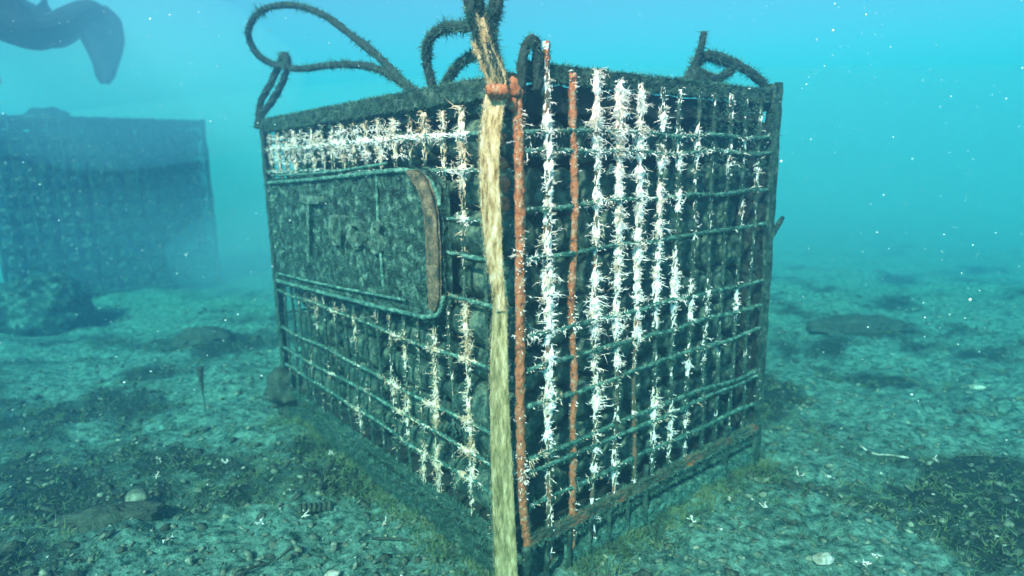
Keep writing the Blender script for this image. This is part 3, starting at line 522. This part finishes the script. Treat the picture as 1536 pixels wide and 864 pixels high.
def on_ground(x, y, dz=0): return (x, y, gz(x, y) + dz)
rock('boulder', (-2.85, 2.12, -.02), (.27, .25, .19), M['panel'], 'rounded mossy boulder in front of the hazy cage', 'boulder', 3)
rock('sponge', (-3.30, 2.95, 1.11), (.11, .10, .04), M['panel'], 'pale lump lying on top of the hazy cage behind', 'sponge', 5)

# ------------------------------------------------------------------ seabed things one can pick out
rock('dark_stone', on_ground(-1.00, .16, .012), (.115, .045, .030), M['dark'], 'longest dark flat stone on the bright seabed', 'stone', 1, rot=.35)
rock('sea_shell', on_ground(-.975, .245, .030), (.028, .022, .020), M['stone'], 'rounded shell just behind the long dark stone', 'shell', 2, 3, .2)
rock('dark_stone', on_ground(-1.66, 1.72, .03), (.13, .09, .055), M['dark'], 'low dark mound on pale sand between the two cages', 'stone', 8, rot=.2)
rock('dark_stone', on_ground(1.55, 2.05, .02), (.22, .12, .05), M['dark'], 'broad dark mound on the open blue sand beyond the cage', 'stone', 11, rot=-.1)
rock('dark_stone', on_ground(-.86, .93, .07), (.10, .08, .085), M['dark'], 'round dark bush of algae against the foot of the cage', 'stone', 21, rough=.6)
rock('dark_stone', on_ground(-.50, -.14, .01), (.05, .025, .018), M['dark'], 'small dark stone on bright sand nearest the strap foot', 'stone', 17, rot=.9)
rock('dark_stone', on_ground(-1.35, .12, .01), (.045, .03, .02), M['dark'], 'dark pebble out beyond the end of the long stone', 'stone', 19, rot=.6)
rock('sea_shell', on_ground(2.55, 2.30, .02), (.050, .028, .02), M['shell'], 'bright shell farthest out on the blue seabed', 'shell', 4, 3, .2, rot=.3)
rock('sea_shell', on_ground(1.62, 1.25, .01), (.030, .014, .01), M['shell'], 'flat bright shell on blue sand past the cage post', 'shell', 6, 3, .2, rot=-.2)
rock('sea_shell', on_ground(.62, .12, .012), (.022, .014, .012), M['shell'], 'broken white shell in front of the cage base rail', 'shell', 7, 3, .3, rot=.3)
rock('sea_shell', on_ground(-.40, .02, .012), (.016, .008, .007), M['shell'], 'tiny white shell on bright sand near the strap foot', 'shell', 9, 3, .3, rot=.3)
# ribbed valve half buried near the left skid
t = TB(); c = np.array(on_ground(-.53, .26, .012)); ax = np.array([.96, .28, 0]); sx = np.array([-.28, .96, 0])
for q in range(-3, 4):
    P = smoothpath([c + ax * q * .011 - sx * .014, c + ax * q * .012 + Z * .012, c + ax * q * .011 + sx * .014], 8); t.add(*tube(P, .0055, 6, .2))
t.obj('ribbed_shell', M['dark'], None, True, label='dark ribbed shell half buried in the bright sand', cat='shell')
# spiral shell hanging point down on a thin stem
x0, y0 = -1.155, .86; g0 = gz(x0, y0); t = TB(); P = smoothpath([(x0, y0, g0 + .12), (x0 + .002, y0, g0 + .02), (x0 - .004, y0, g0 - .02)], 20); t.add(*tube(P, .0018, 6, .1)); st = t.obj('sea_pen', M['dark'], None, True, label='small cone shaped sea pen on a thin stalk', cat='sea pen')
t = TB(); P = smoothpath([(x0, y0, g0 + .075), (x0, y0, g0 + .14), (x0, y0, g0 + .175)], 40); rr = np.linspace(.003, .013, 40) * (1 + .18 * np.sin(np.arange(40) * 1.25)); t.add(*tube(P, rr, 10, .08)); t.obj('head', M['dark'], st, True)
# twigs
for (x, y, ln, an, lab) in ((-.36, .16, .16, .15, 'thin dark twig on bright sand beside the cage skid'), (1.05, .62, .13, 2.4, 'thin pale stalk lying on the dark seabed'), (-.60, -.02, .14, .9, 'crooked dark stick lying on the bright seabed')):
    t = TB(); P = smoothpath([(x + math.cos(an) * q * ln, y + math.sin(an) * q * ln, gz(x + math.cos(an) * q * ln, y + math.sin(an) * q * ln) + .006 + .008 * math.sin(q * 7)) for q in (0, .35, .7, 1)], 24)
    t.add(*tube(P, .003, 6, .25)); t.obj('twig', M['shell'] if 'pale' in lab else M['dark'], None, True, label=lab, cat='twig')

# ------------------------------------------------------------------ rubble, shell bits and weed covering the seabed
def scatter(n, dmax, power=1.6):
    "points on the seabed in front of the lens, denser near"
    r = .35 + (dmax - .35) * rng.random(n) ** power; an = rng.uniform(-.95, .95, n) - .076
    x = CAM_POS.x + r * np.sin(an); y = CAM_POS.y + .25 + r * np.cos(an); return x, y
def gzv(x, y): return np.array([gz(a, b) for a, b in zip(x, y)])
ico = np.array([[0, 0, 1], [.894, 0, .447], [.276, .851, .447], [-.724, .526, .447], [-.724, -.526, .447], [.276, -.851, .447], [.724, .526, -.447], [-.276, .851, -.447], [-.894, 0, -.447], [-.276, -.851, -.447], [.724, -.526, -.447], [0, 0, -1]])
icf = np.array([[0, 1, 2], [0, 2, 3], [0, 3, 4], [0, 4, 5], [0, 5, 1], [1, 6, 2], [2, 7, 3], [3, 8, 4], [4, 9, 5], [5, 10, 1], [2, 6, 7], [3, 7, 8], [4, 8, 9], [5, 9, 10], [1, 10, 6], [11, 7, 6], [11, 8, 7], [11, 9, 8], [11, 10, 9], [11, 6, 10]])
def inside(x, y, mrg=0.0):
    u = x * L[0] + y * L[1]; v = x * R[0] + y * R[1]; return (u > -mrg) & (v > -mrg) & (u < LEN + mrg) & (v < DEP + mrg)
def stones(name, n, mt, smin, smax, dmax, flat, label, cat, patch=None, pw=3.0):
    x, y = scatter(n, dmax); k = ~inside(x, y)
    if patch is not None:
        f = np.array([patch_at(a, b) for a, b in zip(x, y)]); k &= (f * patch) > rng.uniform(-.35, .25, n)
    x, y = x[k], y[k]; m_ = len(x); s = smin + (smax - smin) * rng.random(m_) ** pw; z = gzv(x, y)
    sc_ = np.stack([s * rng.uniform(.6, 1.5, m_), s * rng.uniform(.6, 1.2, m_), s * rng.uniform(.35, .9, m_) * flat], 1)
    V_ = ico[None] * (1 + rng.uniform(-.3, .3, (m_, 12, 1))) * sc_[:, None]; an = rng.uniform(0, 6.28, m_); tl = rng.normal(0, .35, m_)
    xx = V_[..., 0] * np.cos(an)[:, None] - V_[..., 1] * np.sin(an)[:, None]; yy = V_[..., 0] * np.sin(an)[:, None] + V_[..., 1] * np.cos(an)[:, None]; zz = V_[..., 2] + xx * tl[:, None]
    V_ = np.stack([xx + x[:, None], yy + y[:, None], zz + (z + sc_[:, 2] * .35)[:, None]], -1)
    t = TB(); t.add(V_.reshape(-1, 3), (icf[None] + (np.arange(m_) * 12)[:, None, None]).reshape(-1, 3)); return t.obj(name, mt, None, True, label=label, cat=cat, kind='stuff')
stones('rubble', 14000, M['stone'], .002, .012, 4.5, .8, 'small pale rubble strewn over the seabed', 'rubble')
stones('dark_rubble', 11000, M['dark'], .0025, .018, 5.0, .8, 'dark algae covered lumps strewn in patches over the seabed', 'rubble', patch=1)
stones('shell_fragments', 2600, M['shell'], .0012, .007, 5.0, .45, 'white shell fragments scattered over the seabed', 'shell fragments', pw=3.5)
def weed(name, n, mt, l0, l1, label, patch, dmax=3.6, rad=.0011, nb=5):
    x, y = scatter(n, dmax); k = ~inside(x, y, -.01); f = np.array([patch_at(a, b) for a, b in zip(x, y)])
    k &= (f * patch) > rng.uniform(-.3, .3, n); x, y = x[k], y[k]; z = gzv(x, y); B_ = np.stack([x, y, z - .002], 1); B_ = np.repeat(B_, nb, 0) + rng.normal(0, .004, (len(x) * nb, 3)) * [1, 1, .2]
    d = rng.normal(0, .8, B_.shape); d[:, 2] = np.abs(d[:, 2]) * .6 + .25; t = TB(); t.add(*spikes(B_, d, rng.uniform(l0, l1, len(B_)), rad, rng.normal(0, .45, B_.shape))); t.obj(name, mt, None, False, label=label, cat='seaweed', kind='stuff')
weed('seaweed_tufts', 16000, M['weed'], .006, .030, 'short dark green algae tufts in patches over the seabed', 1)
weed('pale_turf', 7000, M['fuzz'], .004, .014, 'short greenish turf over the bright sand', -1)
# algae and sand heaped along the base of the cage
n_ = 2600; q = rng.uniform(0, 1, n_); e = rng.random(n_) < .6
b = np.where(e[:, None], L * (q * LEN)[:, None] + NL * rng.gamma(2, .02, n_)[:, None], R * (.1 + q * .8)[:, None] + NR * rng.gamma(2, .02, n_)[:, None]); b[:, 2] = gzv(b[:, 0], b[:, 1])
d = rng.normal(0, .7, b.shape); d[:, 2] = np.abs(d[:, 2]) + .3; t = TB(); fronds(t, b, d, rng.uniform(.008, .028, n_), .0011, 3); t.obj('seaweed_fringe', M['weed'], None, False, label='fringe of dark algae along the foot of the cage', cat='seaweed', kind='stuff')
n_ = 60; x, y = scatter(n_, 1.9); k = ~inside(x, y, .03); x, y = x[k], y[k]; b = np.stack([x, y, gzv(x, y) + .004], 1); b = np.repeat(b, 5, 0) + rng.normal(0, .004, (len(b) * 5, 3)); d = rng.normal(0, 1, b.shape); d[:, 2] = abs(d[:, 2]) * .6
t = TB(); fronds(t, b, d, rng.uniform(.006, .018, len(b)), .0013, 3); t.obj('fallen_hydroids', M['growth'], None, False, label='small white hydroid sprigs fallen on the seabed', cat='hydroids', kind='stuff')

# ------------------------------------------------------------------ the diver swimming off over the far cage
diver = empty('person', (-3.15, 2.35, 1.65), label='diver in dark wetsuit and fins swimming above the hazy cage', cat='person')
J = dict(pel=(-3.18, 2.38, 1.74), belly=(-3.37, 2.36, 1.74), chest=(-3.58, 2.34, 1.72), neck=(-3.77, 2.33, 1.73), head=(-3.87, 2.33, 1.76), crown=(-3.99, 2.33, 1.77),
  hipA=(-3.10, 2.30, 1.66), kneeA=(-2.78, 2.36, 1.46), ankA=(-2.70, 2.70, 1.70), toeA=(-2.66, 2.80, 1.60),
  hipB=(-3.14, 2.50, 1.72), kneeB=(-2.90, 2.66, 1.52), ankB=(-3.02, 3.12, 1.80), toeB=(-3.08, 3.20, 1.74),
  shA=(-3.62, 2.16, 1.70), elA=(-3.60, 2.20, 1.44), haA=(-3.38, 2.34, 1.34), shB=(-3.62, 2.52, 1.70), elB=(-3.58, 2.66, 1.44), haB=(-3.38, 2.60, 1.34))
E_ = [('pel', 'belly'), ('belly', 'chest'), ('chest', 'neck'), ('neck', 'head'), ('head', 'crown'), ('pel', 'hipA'), ('hipA', 'kneeA'), ('kneeA', 'ankA'), ('ankA', 'toeA'), ('pel', 'hipB'), ('hipB', 'kneeB'), ('kneeB', 'ankB'), ('ankB', 'toeB'), ('chest', 'shA'), ('shA', 'elA'), ('elA', 'haA'), ('chest', 'shB'), ('shB', 'elB'), ('elB', 'haB')]
RD = dict(pel=.21, belly=.18, chest=.17, neck=.07, head=.10, crown=.075, hipA=.17, kneeA=.10, ankA=.065, toeA=.035, hipB=.17, kneeB=.10, ankB=.045, toeB=.035, shA=.07, elA=.045, haA=.032, shB=.07, elB=.045, haB=.032)
names = list(J); me = bpy.data.meshes.new('wetsuit_body'); me.from_pydata([tuple(Vector(J[k]) - diver.location) for k in names], [(names.index(a_), names.index(b_)) for a_, b_ in E_], [])
me.materials.append(M['suit']); body = bpy.data.objects.new('body', me); COL.objects.link(body); body.parent = diver
sk = body.modifiers.new('skin', 'SKIN'); ly = me.skin_vertices[0].data if me.skin_vertices else None
if ly is None:
    import bmesh
    b_ = bmesh.new(); b_.from_mesh(me); b_.verts.layers.skin.verify(); b_.to_mesh(me); b_.free(); ly = me.skin_vertices[0].data
for k, v in zip(names, ly): v.radius = (RD[k], RD[k]); v.use_root = (k == 'pel')
body.modifiers.new('sub', 'SUBSURF').levels = 2; body.modifiers['sub'].render_levels = 2
def fin(a_, tip, wv):
    a_, tip, wv = np.array(a_), np.array(tip), np.array(wv) / np.linalg.norm(wv); D_ = tip - a_; P = a_ + D_ * np.linspace(0, 1, 26)[:, None]; P[:, 1] += .05 * np.sin(np.linspace(0, 3, 26)); wd = np.interp(np.linspace(0, 1, 26), [0, .15, .4, .75, .9, 1], [.07, .12, .11, .06, .045, .015])
    t = TB(); t.add(*ribbon(P, wd, wv, .012, 8, 0, .002)); child(t, 'fin', M['fin'], diver)
    for s_ in (-1, 1): t = TB(); t.add(*tube(P + wv * (wd * s_)[:, None], .009, 6)); child(t, 'fin_rail', M['fin'], diver)
fin((-2.70, 2.70, 1.70), (-2.75, 2.78, 1.27), (.8, .5, 0)); fin((-3.04, 3.14, 1.80), (-3.20, 3.40, 1.50), (.9, .3, .1))
t = TB(); P = np.linspace((-3.28, 2.36, 1.95), (-3.72, 2.34, 1.94), 14); rr = .09 * np.sqrt(np.clip(1 - np.linspace(-1, 1, 14) ** 8, .03, 1)); t.add(*tube(P, rr, 16)); child(t, 'air_tank', M['tank'], diver)
t = TB(); P = smoothpath([(-3.20, 2.22, 1.60), (-3.12, 2.18, 1.48), (-3.02, 2.2, 1.36), (-2.96, 2.22, 1.30)], 30); t.add(*tube(P, .010, 8)); child(t, 'gauge_hose', M['fin'], diver)
t = TB(); t.add(*rbox((-3.0, 2.22, 1.52), (.16, .08, .17), X=(1, 0, 0), Y=(0, 1, 0), Z=(0, 0, 1), rough=.012, div=(4, 3, 4))); child(t, 'pouch', M['suit'], diver)
t = TB(); P = smoothpath([(-3.74, 2.3, 1.93), (-3.74, 2.12, 1.82), (-3.88, 2.10, 1.70), (-3.96, 2.2, 1.69)], 30); t.add(*tube(P, .012, 8)); child(t, 'hose', M['fin'], diver)
t = TB(); t.add(*rbox((-3.97, 2.30, 1.74), (.05, .15, .08), X=(1, 0, 0), Y=(0, 1, 0), Z=(0, 0, 1), rough=.002, div=(2, 4, 3))); child(t, 'mask', M['fin'], diver)
for hk, dx in (('haA', 1), ('haB', 1)):             # five fingers and a thumb side on each hand
    h = np.array(J[hk]); 
    for q in range(5):
        sp = (q - 2) * .020; ln = [.055, .08, .088, .08, .062][q]; d0 = np.array([.75, .2, -.45]) if q else np.array([.3, .6, -.5])
        P = smoothpath([h + np.array([.01, sp, 0]), h + np.array([.03, sp, -.01]) + d0 * ln * .5, h + np.array([.03, sp, -.02]) + d0 * ln + np.array([-.01, 0, -.015])], 10); t = TB(); t.add(*tube(P, np.linspace(.010, .007, 10), 8)); child(t, 'finger', M['skin'], diver)

# ------------------------------------------------------------------ drifting particles
n_ = 6500; dd = 1.3 + 3.7 * rng.random(n_) ** .7; an = rng.uniform(-.8, .8, n_) - .076; el = rng.uniform(-.35, .4, n_)
P = np.stack([CAM_POS.x + dd * np.sin(an) * np.cos(el), CAM_POS.y + dd * np.cos(an) * np.cos(el), CAM_POS.z + dd * np.sin(el)], 1)
P = P[~inside(P[:, 0], P[:, 1]) & (P[:, 2] > 0)]; s = (.0008 + .0020 * rng.random(len(P)) ** 4) ; oc = np.array([[1, 0, 0], [-1, 0, 0], [0, 1, 0], [0, -1, 0], [0, 0, 1], [0, 0, -1.]]); of = np.array([[0, 2, 4], [2, 1, 4], [1, 3, 4], [3, 0, 4], [2, 0, 5], [1, 2, 5], [3, 1, 5], [0, 3, 5]])
t = TB(); t.add((P[:, None] + oc[None] * s[:, None, None] * rng.uniform(.5, 1.6, (len(P), 1, 3))).reshape(-1, 3), (of[None] + (np.arange(len(P)) * 6)[:, None, None]).reshape(-1, 3)); t.obj('drifting_particles', M['snow'], None, label='fine pale particles drifting in the water', cat='particles', kind='stuff')

# ------------------------------------------------------------------ silt hanging in the water, and an added far haze bank
def silt(dn):
  SM = bpy.data.materials.new('silt'); SM.use_nodes = True; t_ = SM.node_tree; t_.nodes.clear(); pv = t_.nodes.new('ShaderNodeVolumePrincipled'); oo = t_.nodes.new('ShaderNodeOutputMaterial'); t_.links.new(pv.outputs[0], oo.inputs['Volume'])
  pv.inputs['Density'].default_value = dn; pv.inputs['Color'].default_value = (.50, .68, .90, 1); pv.inputs['Absorption Color'].default_value = (.5, .95, .98, 1); pv.inputs['Anisotropy'].default_value = .3; return SM
for c, s, lab in (((0.5, 9.6, .30), (15, 7.0, 1.6), 'wide added haze bank hiding the horizon over the far seabed'), ((-2.75, 3.0, 1.30), (1.2, 1.0, .55), 'milky silt stirred up around the fins of the diver'), ((-1.75, 3.4, .10), (1.0, .8, .45), 'milky silt lying between the two cages')):  # the wide bank is added to hide the horizon; smaller clouds are silt
    import bmesh
    b = bmesh.new(); bmesh.ops.create_icosphere(b, subdivisions=4, radius=1.0)
    for v in b.verts: v.co = Vector((v.co.x * s[0], v.co.y * s[1], v.co.z * s[2])) * (1 + .12 * noise.noise(v.co * 1.7))
    me = bpy.data.meshes.new('silt_haze_cloud'); b.to_mesh(me); b.free(); me.materials.append(silt(.42 if s[0] > 5 else .6)); o = bpy.data.objects.new('silt_haze_cloud', me); COL.objects.link(o); o.location = c; props(o, lab, 'silt', kind='stuff')

# ------------------------------------------------------------------ the water as haze
hz = TB(); e = 19.0; z0, z1 = -1.6, 2.10; V = [(x, y, z) for x in (-e, e) for y in (-e, e) for z in (z0, z1)]
hz.add(V, quads([[0, 1, 3, 2], [4, 6, 7, 5], [0, 4, 5, 1], [2, 3, 7, 6], [0, 2, 6, 4], [1, 5, 7, 3]]))
WM = bpy.data.materials.new('water_haze'); WM.use_nodes = True; t_ = WM.node_tree; t_.nodes.clear(); pv = t_.nodes.new('ShaderNodeVolumePrincipled'); oo = t_.nodes.new('ShaderNodeOutputMaterial'); t_.links.new(pv.outputs[0], oo.inputs['Volume'])
pv.inputs['Density'].default_value = .43; pv.inputs['Color'].default_value = (.07, .185, .285, 1); pv.inputs['Absorption Color'].default_value = (.01, .84, .90, 1); pv.inputs['Anisotropy'].default_value = .6
hz.obj('haze', WM, None, kind='stuff')
